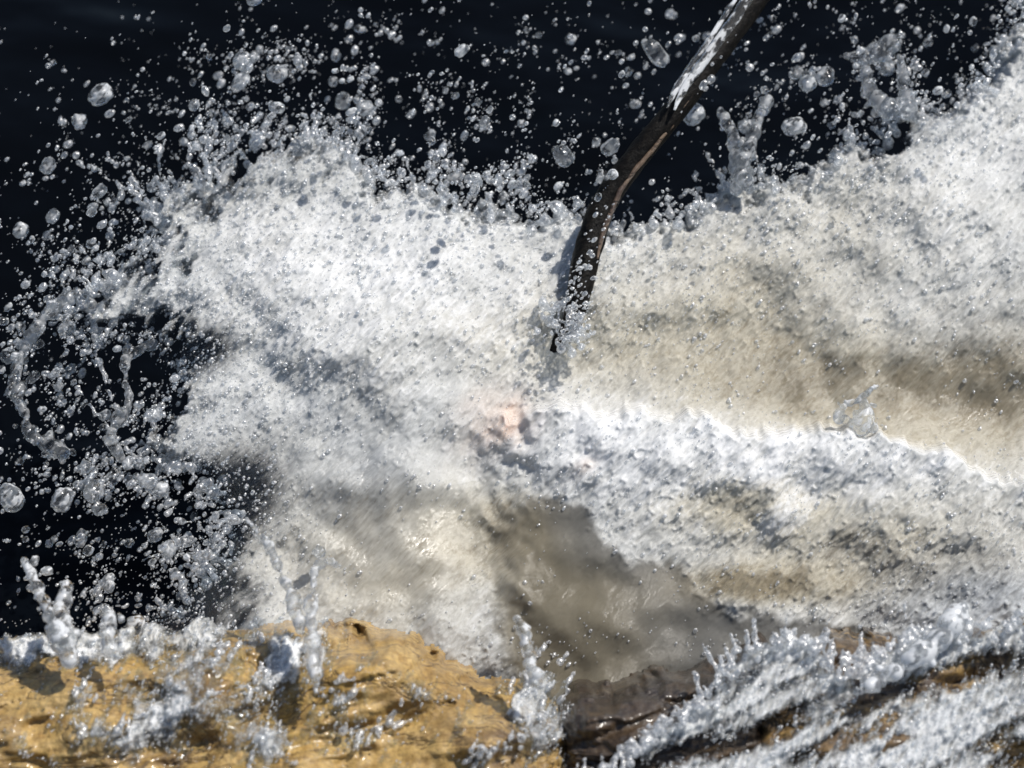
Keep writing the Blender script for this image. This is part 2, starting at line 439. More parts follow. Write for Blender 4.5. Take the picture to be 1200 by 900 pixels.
    smooth = np.clip(.95 * hollow + .75 * trough + .92 * calm_left + .3 * blob(U, V, 900, 330, 120, 60), 0, 1)
    thin = .72 * sstep(345, 235, U + 45 * big + 26 * torn + .35 * (V - 690)) * sstep(560, 650, V) + .2 * blob(U, V, 240, 690, 62, 62) + .5 * blob(U, V, 250, 580, 60, 60, 30) + .7 * blob(U, V, 245, 408, 34, 30) + .5 * blob(U, V, 300, 560, 50, 40, 30)
    thin += loose * .65 * sstep(60, 0, sd) + .4 * sstep(26, 0, sd) * (1 - loose) + .55 * blob(U, V, 1040, 150, 70, 40)
    thin = np.clip(thin, 0, 1)
    # relief, towards the viewer
    H = .020 * fbm(U / 190, V / 150, 71, 2) + .007 * fbm(U / 66, V / 58, 73, 2)
    amp = 1 - .88 * smooth
    H += amp * (.0036 * streak(U, V, 70, 24, 79) + .0022 * streak(U, V, 34, 10, 83) + .0018 * streak(U, V, 15, 4.6, 89))
    H += ridge_h - .004 * drop_in - .035 * trough
    H += .05 * blob(U, V, 430, 380, 190, 130) - .05 * np.clip(1 - sd / 26., 0, 1) ** 2
    H += .006 * blob(U, V, 918, 606, 26, 18, 25)
    lump = np.clip(fbm(U / 9, V / 9, 97, 2), 0, 1) ** 2
    H += amp * .0030 * lump
    return sd, H, dict(foam=foam, tan=tan, pink=pink, thin=thin, smooth=smooth, deep_shade=deep_shade)

U, V = grid(60, 1330, -60, 850, 1.5)
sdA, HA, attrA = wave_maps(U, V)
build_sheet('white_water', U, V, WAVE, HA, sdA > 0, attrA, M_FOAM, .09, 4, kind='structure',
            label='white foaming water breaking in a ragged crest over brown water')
WA = (U, V, sdA, HA)

# ------------------------------------------------------------------ rocks along the bottom
def build_rock(name, pts, rough, mat, lift, depth, seed, dome, **props):
    pts = list(pts); us = [p[0] for p in pts]; vs = [p[1] for p in pts]
    Ur, Vr = grid(min(us) - 20, max(us) + 20, min(vs) - 20, max(vs) + 20, 2.5)
    sd = poly_sd(Ur + 10 * fbm(Ur / 50, Vr / 50, seed, 3), Vr + 10 * fbm(Ur / 50, Vr / 50, seed + 5, 3), pts) + 4 * fbm(Ur / 12, Vr / 12, seed + 9, 2)
    t = np.clip(sd / dome, 0, 1)
    H = lift - depth * (1 - np.sqrt(np.clip(1 - (1 - t) ** 2, 0, 1)))
    a, b = rot(Ur, Vr, 14)
    H = H + rough * (.030 * fbm(a / 150, b / 80, seed + 11, 2) + .007 * fbm(a / 46, b / 22, seed + 13, 2) + .0012 * fbm(Ur / 8, Vr / 8, seed + 15, 2))
    ledge = fbm(a / 160, b / 46, seed + 21, 3)
    H = H + rough * .006 * sstep(-.05, .05, ledge)
    return build_sheet(name, Ur, Vr, BANK, H, sd > 0, {'wet': np.zeros_like(Ur)}, mat, .25, 3, **props), (Ur, Vr, sd, H)

R1, R1M = build_rock('rock', [(-160, 770), (0, 758), (110, 748), (220, 748), (300, 735), (400, 734), (450, 740), (500, 758),
                              (540, 785), (580, 800), (640, 812), (672, 850), (690, 960), (690, 1060), (-160, 1060)],
                     1.0, M_OCHRE, .0, .16, 101, 60,
                     label='large sunlit ochre yellow rock, wet, filling the lower left', category='rock')
R2, R2M = build_rock('rock', [(655, 830), (690, 805), (740, 792), (800, 790), (850, 775), (880, 742), (905, 742), (940, 760), (920, 900), (900, 1060),
                              (650, 1060)], 1.2, M_BROWN, -.03, .14, 131, 40,
                     label='dark brown wet rock between the ochre rock and the cascade', category='rock')
R3, R3M = build_rock('rock', [(880, 800), (940, 770), (975, 742), (1000, 735), (1030, 745), (1080, 750), (1130, 740), (1200, 735), (1400, 720), (1400, 1060),
                              (860, 1060)], 1.0, M_MIXED, -.012, .14, 151, 40,
                     label='brown and ochre rock under the cascade at lower right', category='rock')

# ------------------------------------------------------------------ water running over the rocks
def sheet_on(name, u0, u1, v0, v1, density, lift, attrs, **props):
    Uc, Vc = grid(u0, u1, v0, v1, 1.5)
    d = density(Uc, Vc)
    h = lift + .012 * np.clip(d, 0, 1) + .006 * streak(Uc, Vc, 50, 16, 171, 30) + .004 * streak(Uc, Vc, 24, 7, 173, 66) + .0015 * streak(Uc, Vc, 10, 4, 175, 66)
    at = attrs(Uc, Vc, d)
    return Uc, Vc, d, h, at

CAS = [(600, 1040), (660, 925), (715, 890), (765, 850), (822, 816), (858, 756), (900, 745), (945, 742), (975, 772), (1000, 792), (1012, 764),
       (1050, 746), (1082, 738), (1200, 722), (1300, 705), (1300, 1040)]
def cas_density(U, V):
    sd = poly_sd(U + 12 * fbm(U / 40, V / 40, 181, 3), V + 12 * fbm(U / 40, V / 40, 183, 3), CAS)
    d = sstep(-4, 14, sd) * 1.0
    a, b = rot(U, V, 26)
    d -= .50 * np.clip(.15 + fbm(a / 120, b / 26, 187, 3), 0, 1)
    for cu, cv, ru, rv, dg, k in ((1025, 815, 52, 13, 20, 1.3), (1150, 785, 70, 22, 15, .9), (985, 868, 60, 10, 24, 1.0), (830, 872, 120, 14, 12, 1.0),
                                  (900, 850, 60, 10, 28, .7), (1180, 890, 30, 40, 0, .8), (930, 800, 40, 12, 20, .3), (740, 900, 60, 10, 10, .6)):
        d -= k * blob(U, V, cu, cv, ru, rv, dg) * (1 + .6 * streak(U, V, 20, 9, 191))
    d += .35 * blob(U, V, 1080, 860, 90, 30, 25) + .3 * blob(U, V, 760, 870, 60, 16, 30) + .25 * blob(U, V, 1010, 780, 60, 25, 25)
    d += .38 * streak(U, V, 60, 16, 193, 34) + .30 * streak(U, V, 22, 6.5, 197, 66)
    return np.where(sd > -4, d, -1)
def cas_attr(U, V, d):
    return dict(foam=.22 + .36 * np.clip(d, 0, 1) + .12 * streak(U, V, 30, 10, 199, 66), tan=np.clip(.15 + .5 * (1 - d), 0, 1), pink=0 * U,
                thin=np.clip(.98 - .85 * d, 0, .88), smooth=0 * U, deep_shade=0 * U)
Uc, Vc, dC, hC, atC = sheet_on('cascade', 600, 1290, 705, 1010, cas_density, .010, cas_attr)
build_sheet('cascade', Uc, Vc, BANK, hC, dC > .16, atC, M_FOAM, .02, 4, kind='stuff',
            label='white water streaming diagonally over the rocks at lower right', category='water')
WC = (Uc, Vc, dC, hC)

R1P = [(-20, 756), (110, 748), (220, 748), (300, 735), (400, 734), (450, 740), (500, 758), (540, 785), (600, 800), (660, 815), (690, 900), (690, 1010), (-20, 1010)]
FILM = ((315, 795, 36, 14, 45, 1.0), (345, 770, 30, 16, 60, .9), (200, 838, 34, 16, 30, 1.0), (310, 870, 30, 30, 60, 1.0), (455, 850, 24, 12, 50, .9),
        (150, 862, 30, 14, -10, .9), (400, 815, 14, 26, 20, .8), (372, 760, 14, 50, 0, .7), (95, 800, 10, 60, 10, .6), (640, 850, 40, 40, 60, 1.1),
        (420, 865, 22, 16, 0, .6), (260, 770, 60, 14, 20, .6), (620, 800, 24, 40, 0, .8), (100, 752, 120, 20, 4, 1.1), (240, 745, 60, 16, 15, .9), (60, 765, 80, 14, 6, .7),
        (200, 800, 60, 50, 40, .35), (560, 885, 20, 14, 60, .6), (330, 760, 34, 20, 0, .5), (500, 820, 18, 30, 50, .4), (30, 762, 60, 14, 0, .8))
def film_density(U, V):
    sd = poly_sd(U, V, R1P)
    U0, V0 = U, V; U = U + 10 * fbm(U0 / 34, V0 / 34, 219, 3); V = V + 14 * fbm(U0 / 34, V0 / 34, 223, 3); sd = poly_sd(U, V + 4, R1P)
    d = -.20 + .3 * blob(U, V, 220, 830, 170, 60, 10) + 0 * U
    for cu, cv, ru, rv, dg, k in FILM: d = d + .75 * k * blob(U, V, cu, cv, ru, rv, dg)
    d = d + .30 * streak(U, V, 46, 13, 211, 62, 2) + .28 * fbm(U / 40, V / 30, 217, 3) + .22 * streak(U, V, 18, 6, 229, 62)
    return np.where(sd > -6, d, -1)
def film_attr(U, V, d):
    top = sstep(785, 750, V) * sstep(340, 200, U)
    return dict(foam=.30 + .6 * np.clip(d, 0, 1) - .1 * top, tan=.35 + .35 * top, pink=0 * U, thin=np.clip(.92 - .85 * d, 0, .92), smooth=0 * U, deep_shade=0 * U)
Uf, Vf, dF, hF, atF = sheet_on('film', -20, 690, 725, 1000, film_density, .0, film_attr)
# follow the ochre rock's own relief
Ur, Vr, sdr, Hr = R1M
def sample(Ug, Vg, A, u, v):
    st = Ug[0, 1] - Ug[0, 0]
    i = np.clip(((v - Vg[0, 0]) / st).astype(int), 0, A.shape[0] - 1); j = np.clip(((u - Ug[0, 0]) / st).astype(int), 0, A.shape[1] - 1)
    return A[i, j]
Hs = blur(Hr, 2)
hF = hF + np.maximum(sample(Ur, Vr, Hs, Uf, Vf), -.06) + .006
build_sheet('water_film', Uf, Vf, BANK, hF, dF > .0, atF, M_FOAM, .01, 4, kind='stuff',
            label='broken white film of water running down the ochre rock', category='water')
WF = (Uf, Vf, dF, hF)

# ------------------------------------------------------------------ stick
def tube(path, radii, seg=14, seed=0, wob=.0, flat=1.0, freq=1.0):
    path = np.asarray(path, float); n = len(path)
    T = np.gradient(path, axis=0); T /= np.linalg.norm(T, axis=1)[:, None]
    A = np.cross(T, -FWD[None]); A /= np.linalg.norm(A, axis=1)[:, None]; B = np.cross(A, T)
    th = np.linspace(0, 2 * math.pi, seg, endpoint=False)
    k, j = np.meshgrid(np.arange(n), th, indexing='ij')
    r = np.asarray(radii)[:, None] * (1 + wob * fbm(k * .35 * freq + seed * 7.3, np.cos(j) * 1.3 + np.sin(j) * 2.1, seed, 3))
    P = path[:, None] + r[..., None] * (np.cos(j)[..., None] * A[:, None] + flat * np.sin(j)[..., None] * B[:, None])
    idx = np.arange(n * seg).reshape(n, seg); nx = np.roll(idx, -1, 1)
    F = np.stack([idx[:-1], nx[:-1], nx[1:], idx[1:]], -1).reshape(-1, 4)
    V_ = P.reshape(-1, 3)
    caps = []
    for e, row in ((0, idx[0]), (n - 1, idx[-1])):
        V_ = np.concatenate([V_, path[e][None]]); c = len(V_) - 1
        q = np.stack([row, np.roll(row, -1), np.full(seg, c), np.full(seg, c)], -1)
        caps.append(q)
    F3 = [tuple(f) for f in F] + [tuple(f[:3]) for cp in caps for f in cp]
    return V_, F3

def poly_mesh(name, V_, F, attrs=None):
    me = bpy.data.meshes.new(name); me.from_pydata([tuple(map(float, p)) for p in V_], [], [tuple(map(int, f)) for f in F])
    me.polygons.foreach_set('use_smooth', np.ones(len(me.polygons), bool))
    for an, av in (attrs or {}).items():
        a = me.attributes.new(an, 'FLOAT', 'POINT'); a.data.foreach_set('value', np.full(len(V_), av, np.float32) if np.isscalar(av) else np.asarray(av, np.float32))
    me.update(); return me

def curve(pts, n):
    pts = np.asarray(pts, float); t = np.linspace(0, len(pts) - 1, n); out = []
    for x in t:
        i = min(int(x), len(pts) - 2); f = x - i
        p0 = pts[max(i - 1, 0)]; p1 = pts[i]; p2 = pts[i + 1]; p3 = pts[min(i + 2, len(pts) - 1)]
        out.append(.5 * (2 * p1 + (p2 - p0) * f + (2 * p0 - 5 * p1 + 4 * p2 - p3) * f * f + (3 * p1 - p0 - 3 * p2 + p3) * f ** 3))
    return np.array(out)

# (u, v, radius in mm, metres in front of the wave slope)
ST = curve([(1010, -180, 16, .10), (948, -93, 16, .10), (884, 0, 15.5, .10), (838, 66, 14.5, .10), (789, 133, 14, .09), (742, 190, 14.5, .072), (706, 243, 15.5, .055),
            (687, 300, 16.5, .043), (677, 350, 14, .032), (668, 382, 11, .020), (650, 405, 8, -.005), (622, 440, 8, -.03), (600, 470, 8, -.05), (570, 520, 7, -.08)], 110)
spath = WAVE.at(ST[:, 0], ST[:, 1], ST[:, 3])
V_, F_ = tube(spath, ST[:, 2] * .001, 28, 3, .10, .8, .8)
base = spath[-1]
stick = link('stick', None, None, label='dark wet stick slanting down into the white splash', category='stick')
stick.location = base
link('shaft', poly_mesh('shaft', V_ - base, F_), M_WOOD, stick)
M_BARE = mat_rock('bare wood', (.16, .105, .065), (.20, .14, .09), (.12, .08, .05), (.05, .03, .02))
cb = curve([(908, -22, 2), (852, 58, 2.3), (809, 118, 2.6), (767, 173, 3), (732, 216, 3.2), (717, 245, 3.2), (704, 280, 2.8), (699, 305, 1.2)], 60)
Vb, Fb = tube(WAVE.at(cb[:, 0], cb[:, 1], np.interp(cb[:, 1], [-20, 120, 190, 245, 310], [.108, .099, .080, .063, .050])), cb[:, 2] * .001, 10, 21, .3, 1, 1.5)
link('bare_edge', poly_mesh('bare_edge', Vb - base, Fb), M_BARE, stick, label='pale brown bare edge down the right side of the stick')
for k, (pts, z) in enumerate((([(898, -34, 5), (880, -6, 6), (856, 30, 6.5), (830, 66, 6.5), (808, 96, 5), (795, 116, 4), (786, 136, 1.5)], .0),
                              ([(884, -34, 2.5), (858, 6, 2.5), (832, 46, 3), (806, 84, 3.5), (788, 112, 4), (778, 134, 1.2)], .0))):
    c = curve(pts, 40); Vv, Ff = tube(WAVE.at(c[:, 0], c[:, 1], .114 + 0 * c[:, 0]), c[:, 2] * .001, 12, 30 + k, .3, .4, 1.2)
    link('sky_sheen', poly_mesh('sky_sheen', Vv - base, Ff, {'aer': 1.0}), M_DROP, stick)  # sky sheen on the shaft, modelled as pale strips

# ------------------------------------------------------------------ jets and tongues of water
def blend(points, radii, voxel=.0016):
    """one continuous skin of water round a set of beads"""
    me = bpy.data.meshes.new('beads'); me.from_pydata([tuple(map(float, p)) for p in points], [], [])
    a = me.attributes.new('rad', 'FLOAT', 'POINT'); a.data.foreach_set('value', np.asarray(radii, np.float32))
    o = bpy.data.objects.new('beads', me); COL.objects.link(o)
    g = bpy.data.node_groups.new('blend', 'GeometryNodeTree')
    g.interface.new_socket('Geometry', in_out='INPUT', socket_type='NodeSocketGeometry')
    g.interface.new_socket('Geometry', in_out='OUTPUT', socket_type='NodeSocketGeometry')
    N = g.nodes; L = g.links
    gi = N.new('NodeGroupInput'); go = N.new('NodeGroupOutput')
    at = N.new('GeometryNodeInputNamedAttribute'); at.data_type = 'FLOAT'; at.inputs[0].default_value = 'rad'
    mp = N.new('GeometryNodeMeshToPoints'); pv = N.new('GeometryNodePointsToVolume'); vm = N.new('GeometryNodeVolumeToMesh')
    pv.resolution_mode = 'VOXEL_SIZE'; pv.inputs['Voxel Size'].default_value = voxel
    vm.inputs['Threshold'].default_value = .1
    L.new(gi.outputs[0], mp.inputs[0]); L.new(at.outputs[0], mp.inputs['Radius'])
    L.new(mp.outputs[0], pv.inputs[0]); L.new(at.outputs[0], pv.inputs['Radius'])
    L.new(pv.outputs[0], vm.inputs[0]); L.new(vm.outputs[0], go.inputs[0])
    md = o.modifiers.new('blend', 'NODES'); md.node_group = g
    dg = bpy.context.evaluated_depsgraph_get()
    out = bpy.data.meshes.new_from_object(o.evaluated_get(dg)); out.materials.clear()
    bpy.data.objects.remove(o); bpy.data.node_groups.remove(g); bpy.data.meshes.remove(me)
    n = len(out.vertices); co = np.empty(n * 3, np.float32); out.vertices.foreach_get('co', co); co = co.reshape(-1, 3).astype(float)
    # soften the stair steps, then ripple the skin
    ne = len(out.edges); e = np.empty(ne * 2, np.int32); out.edges.foreach_get('vertices', e); e = e.reshape(-1, 2)
    deg = np.bincount(e.ravel(), minlength=n).astype(float)[:, None] + 1e-9
    for _ in range(5):
        acc = np.zeros_like(co); np.add.at(acc, e[:, 0], co[e[:, 1]]); np.add.at(acc, e[:, 1], co[e[:, 0]])
        co = .4 * co + .6 * acc / deg
    out.vertices.foreach_set('co', co.astype(np.float32).ravel())
    out.polygons.foreach_set('use_smooth', np.ones(len(out.polygons), bool)); out.update()
    return out, co

def strand(pts, n, jitter, seed):
    """beads of uneven size strung along a path, in photograph pixels and millimetres"""
    c = curve(pts, n); k = np.arange(n)
    c[:, 0] += jitter * perlin(k * .31, seed * 3.7 + 0 * k, 500); c[:, 1] += jitter * perlin(k * .31, seed * 3.7 + 0 * k, 600)
    c[:, 2] = np.maximum(c[:, 2] * (1 + .55 * perlin(k * .42, seed * 5.1 + 0 * k, 700) + .25 * (rng.random(n) - .5)), 1.3)
    return c

def jet(name, pts, toward, plane, label, seed, aer=.7, wob=.35, n=46):
    c = strand(pts, n, 3.0, seed); side = 1; aer = aer * .8
    extra = c[rng.integers(0, n, n * side)].copy()
    extra[:, 0] += rng.normal(0, .7, len(extra)) * extra[:, 2]; extra[:, 1] += rng.normal(0, .7, len(extra)) * extra[:, 2]
    extra[:, 2] = np.maximum(extra[:, 2] * rng.uniform(.15, .45, len(extra)), 1.2)
    c[:, 2] *= .85
    allc = np.concatenate([c, extra])
    P = plane.at(allc[:, 0], allc[:, 1], toward + rng.normal(0, .0035, len(allc)))
    me, co = blend(P, allc[:, 2] * .001, .0013)
    a = me.attributes.new('aer', 'FLOAT', 'POINT'); a.data.foreach_set('value', np.full(len(co), aer, np.float32))
    return link(name, me, M_DROP, label=label, category='water jet')
jet('water_jet', [(35, 655, 5), (42, 672, 6), (52, 692, 7), (62, 712, 7), (72, 738, 9), (84, 756, 6)], .05, BANK, 'thin leaning water jet ending in a bead, at far left edge of the rock', 1, 1.3)
jet('water_jet', [(84, 682, 5), (82, 694, 9), (76, 712, 10), (74, 738, 14), (80, 756, 14), (86, 772, 8)], .045, BANK, 'stubby club of water rising beside the thin leaning jet on the left', 2, 1.3)
jet('water_jet', [(134, 716, 5), (132, 726, 8), (130, 742, 7), (134, 760, 8)], .045, BANK, 'short beaded water jet right of the stubby club on the left', 3, 1.3)
jet('water_jet', [(400, 660, 4), (388, 655, 6), (374, 660, 5), (370, 680, 5), (368, 720, 9), (370, 760, 10), (372, 790, 6), (374, 806, 2)], .06, BANK, 'upright hooked water jet crossing the top of the ochre rock', 4, 1.1)
jet('water_jet', [(286, 600, 3), (312, 630, 5), (330, 660, 6), (345, 700, 8), (356, 735, 9)], .05, BANK, 'slanting water strand left of the hooked jet', 5, 1.0)
jet('water_jet', [(1117, 716, 7), (1114, 722, 13), (1104, 738, 14), (1086, 754, 13), (1060, 772, 12), (1030, 792, 10), (1000, 810, 5)], .05, BANK, 'thick rounded tongue of white water rising at lower right', 6, 3.2, .2)
jet('water_jet', [(606, 722, 4), (612, 734, 6), (618, 755, 6), (622, 775, 7), (628, 795, 8)], .05, BANK, 'small beaded jet between the ochre rock and dark rock', 7, 1.2)
jet('water_jet', [(1022, 452, 3), (1008, 466, 5), (1010, 482, 8), (1006, 500, 14)], .055, WAVE, 'small forked spurt on the foam ridge at right', 8, .9)
jet('water_jet', [(1020, 454, 3), (1000, 468, 4), (984, 476, 4), (978, 492, 8)], .055, WAVE, 'low left branch beside the forked spurt on the foam ridge', 9, .9)
jet('water_jet', [(900, 118, 7), (893, 128, 8), (886, 145, 7), (880, 165, 9), (872, 185, 11), (866, 205, 10), (862, 225, 8)], .02, WAVE, 'beaded finger of water right of the stick above the crest', 10, .6)
jet('water_jet', [(842, 130, 5), (850, 145, 7), (858, 160, 8), (860, 178, 9), (866, 200, 12), (872, 220, 8)], .02, WAVE, 'left finger of the pair above the crest right of the stick', 11, .6)
jet('water_jet', [(1010, 76, 5), (1014, 92, 7), (1020, 110, 8), (1040, 130, 14)], .02, WAVE, 'slim water finger above the dark gap in the right crest', 12, .45)
jet('water_jet', [(1054, 72, 5), (1056, 90, 7), (1058, 110, 9), (1062, 130, 14)], .02, WAVE, 'upright water finger right of the slim finger on the right crest', 13, .4)
jet('water_jet', [(1050, 48, 8), (1040, 54, 11), (1028, 60, 11), (1016, 66, 8), (1000, 68, 5), (992, 66, 4)], .0, WAVE, 'caterpillar shaped blob of water in the air at upper right', 14, .45)
jet('water_jet', [(178, 400, 5), (150, 420, 7), (148, 445, 5), (152, 468, 5), (140, 488, 9), (130, 510, 6), (140, 535, 8)], .0, WAVE, 'wavy water strand across the dark gap on the left', 15, .5)
jet('water_jet', [(42, 440, 6), (20, 460, 8), (30, 490, 6), (36, 510, 8), (62, 524, 12), (76, 530, 8)], .0, WAVE, 'curling water loop at the far left over dark water', 16, .4)
jet('water_jet', [(12, 460, 6), (20, 430, 7), (32, 400, 8), (52, 372, 8), (80, 350, 10)], .0, WAVE, 'arched string of beads on the outermost left of the splash', 17, .6, .6)

# ------------------------------------------------------------------ drops
def crest_sd(u, v): return poly_sd(np.asarray(u, float), np.asarray(v, float), CREST)

def air_density(u, v):
    sd = -crest_sd(u, v)                                                      # pixels outside the crest
    d = np.exp(-np.clip(sd, 0, None) / 42.)
    d = d * (.25 + 1.0 * sstep(620, 200, u) + .75 * sstep(420, 560, u) * sstep(800, 600, u) + .55 * sstep(900, 1000, u))
    d += .35 * blob(u, v, 330, 110, 130, 70, 10) + .25 * blob(u, v, 80, 440, 90, 90) + .30 * blob(u, v, 120, 620, 130, 90)
    d += .16 * blob(u, v, 620, 110, 220, 110) + .14 * blob(u, v, 980, 60, 180, 80) + .06 * blob(u, v, 150, 180, 160, 120)
    d += .3 * blob(u, v, 220, 640, 60, 80)
    d = d * (1 - .8 * blob(u, v, 165, 440, 50, 65))
    clump = .15 + 1.9 * np.clip(.15 + fbm(u / 45, v / 45, 301, 3), 0, 1.5)
    return d * clump * (sd > -6) * sstep(790, 700, v)

def sample_air(n, maxd=1.0):
    out = []
    while sum(len(o) for o in out) < n:
        u = rng.uniform(-40, 1240, 60000); v = rng.uniform(-50, 780, 60000)
        d = air_density(u, v)
        keep = rng.random(60000) < d / maxd
        out.append(np.stack([u[keep], v[keep]], -1))
    return np.concatenate(out)[:n]

uv = sample_air(9000)
r = np.clip(.55 * rng.random(9000) ** (-1 / 2.0), .55, 3.2)
depth = rng.normal(0, .07, 9000)
mist = drops_mesh('spray', WAVE.at(uv[:, 0], uv[:, 1], depth), r * .001, rng.uniform(1, 3.0, 9000),
                  np.radians(rng.normal(46, 14, 9000)), np.clip(rng.normal(.75, .2, 9000), .2, 1), 0)
link('spray', mist, M_SPRAY, kind='stuff', label='fine spray of tiny drops flung up around the white splash', category='spray')

# beads standing on the foam itself and on the cascade: glitter
def beads(n, W, plane, ok, rmin, rmax, name, label, seed_amp=.45, deg=48):
    Ug, Vg, D, H = W
    i = rng.integers(1, Ug.shape[0] - 1, n * 4); j = rng.integers(1, Ug.shape[1] - 1, n * 4)
    keep = ok(Ug[i, j], Vg[i, j], D[i, j]) > rng.random(n * 4)
    i, j = i[keep][:n], j[keep][:n]; n = len(i)
    rr = np.clip(rmin * rng.random(n) ** (-1 / 2.4), rmin, rmax)
    st = Ug[0, 1] - Ug[0, 0]
    P = plane.at(Ug[i, j] + rng.uniform(-.5, .5, n) * st, Vg[i, j] + rng.uniform(-.5, .5, n) * st, H[i, j] + rr * .0007)
    me = drops_mesh(name, P, rr * .001, rng.uniform(1, 2.6, n), np.radians(rng.normal(deg, 12, n)), np.clip(rng.normal(seed_amp, .25, n), .05, 1), 0)
    link(name, me, M_SPRAY, kind='stuff', label=label, category='spray')
def ok_wave(u, v, d):
    q = np.exp(-np.clip(d, 0, None) / 60.) * .9 + .35 * np.clip(.4 + fbm(u / 50, v / 50, 331, 2), 0, 1)
    q = q + .35 * sstep(500, 250, u) * sstep(600, 450, v)
    calm = blob(u, v, 720, 690, 150, 100) + blob(u, v, 1040, 460, 180, 60) + 1.0 * blob(u, v, 465, 630, 135, 130)
    return q * (d > 0) * (1 - .9 * np.clip(calm, 0, 1)) * (v < 780)
beads(22000, WA, WAVE, ok_wave, .7, 3.0, 'foam_beads', 'glittering beads of water over the white foam', .95)
beads(10000, WC, BANK, lambda u, v, d: (d > .1) * .9, .7, 2.8, 'cascade_beads', 'glittering beads of water on the lower right cascade', .5, 60)
beads(5000, WF, BANK, lambda u, v, d: np.clip(.12 + d * 1.6, 0, 1) * (d > -.5), .7, 2.6, 'film_beads', 'bright beads of water on the ochre rock', .5, 62)

nb = 190
tb = rng.beta(2.8, 1.3, nb); iu = np.interp(tb, [0, 1], [210, 400]); cu_ = np.interp(iu, [210, 300, 376, 400], [722, 684, 668, 655])
ub = cu_ + rng.normal(0, 11, nb); me = drops_mesh('stick_spray', WAVE.at(ub, iu, .085 + rng.normal(0, .012, nb)), np.clip(.9 * rng.random(nb) ** -.42, .9, 3.2) * .001,
    rng.uniform(1.2, 2.6, nb), np.radians(rng.normal(40, 14, nb)), np.clip(rng.normal(.7, .2, nb), .2, 1), 1, .2)
link('stick_spray', me, M_SPRAY, kind='stuff', label='small drops flying past the lower end of the stick', category='spray')

# splashes of white water leaping off the ochre rock and the cascade
def leaps():
    pts, rad = [], []
    spots = [(cu, cv, ru, rv, dg, k) for cu, cv, ru, rv, dg, k in FILM if k > .55 and not 740 < cv < 768]
    for q, (cu, cv, ru, rv, dg, k) in enumerate(spots):
        for m in range(int(6 + ru * rv / 90)):
            a, b = rng.normal(0, .55, 2); c_, s_ = math.cos(math.radians(dg)), math.sin(math.radians(dg))
            u = cu + a * ru * c_ + b * rv * s_; v = cv - a * ru * s_ + b * rv * c_
            ln = rng.gamma(2, 6); ang = math.radians(rng.normal(60, 22))
            e = [(u, v, rng.uniform(1.5, 4.5)), (u + ln * .5 * math.cos(ang), v - ln * .5 * math.sin(ang), rng.uniform(1.5, 3.6)), (u + ln * math.cos(ang), v - ln * math.sin(ang), rng.uniform(1.2, 2.6))]
            n = int(5 + ln / 2.5); c = strand(e, n, 3.0, q + m * .61)
            h = np.maximum(sample(Ur, Vr, Hs, c[:, 0], c[:, 1]), -.06)
            pts.append(BANK.at(c[:, 0], c[:, 1], h + .012 + rng.normal(0, .003, n))); rad.append(c[:, 2] * .001)
    Cu = np.array(CAS[1:-1], float)
    for m in range(240):
        i = rng.integers(0, len(Cu) - 1); f = rng.random(); p = Cu[i] * (1 - f) + Cu[i + 1] * f + rng.normal(0, 6, 2) + np.array([4, 6])
        ln = rng.gamma(2, 6); ang = math.radians(rng.normal(80, 25))
        e = [(*p, rng.uniform(2, 5)), (p[0] + ln * .5 * math.cos(ang), p[1] - ln * .5 * math.sin(ang), rng.uniform(1.5, 3.5)), (p[0] + ln * math.cos(ang), p[1] - ln * math.sin(ang), rng.uniform(1.2, 2.8))]
        n = int(5 + ln / 2.5); c = strand(e, n, 3.0, m * .37)
        pts.append(BANK.at(c[:, 0], c[:, 1], .035 + rng.normal(0, .004, n))); rad.append(c[:, 2] * .001)
    me, co = blend(np.concatenate(pts), np.concatenate(rad), .0015)
    v = .95 + .4 * perlin(co[:, 0] * 30, co[:, 2] * 22 + co[:, 1] * 20, 821)
    a = me.attributes.new('aer', 'FLOAT', 'POINT'); a.data.foreach_set('value', np.clip(v, .1, 1).astype(np.float32))
    link('rock_splashes', me, M_SPRAY, kind='stuff', label='small bright splashes leaping off the rocks along the bottom', category='splash')
leaps()

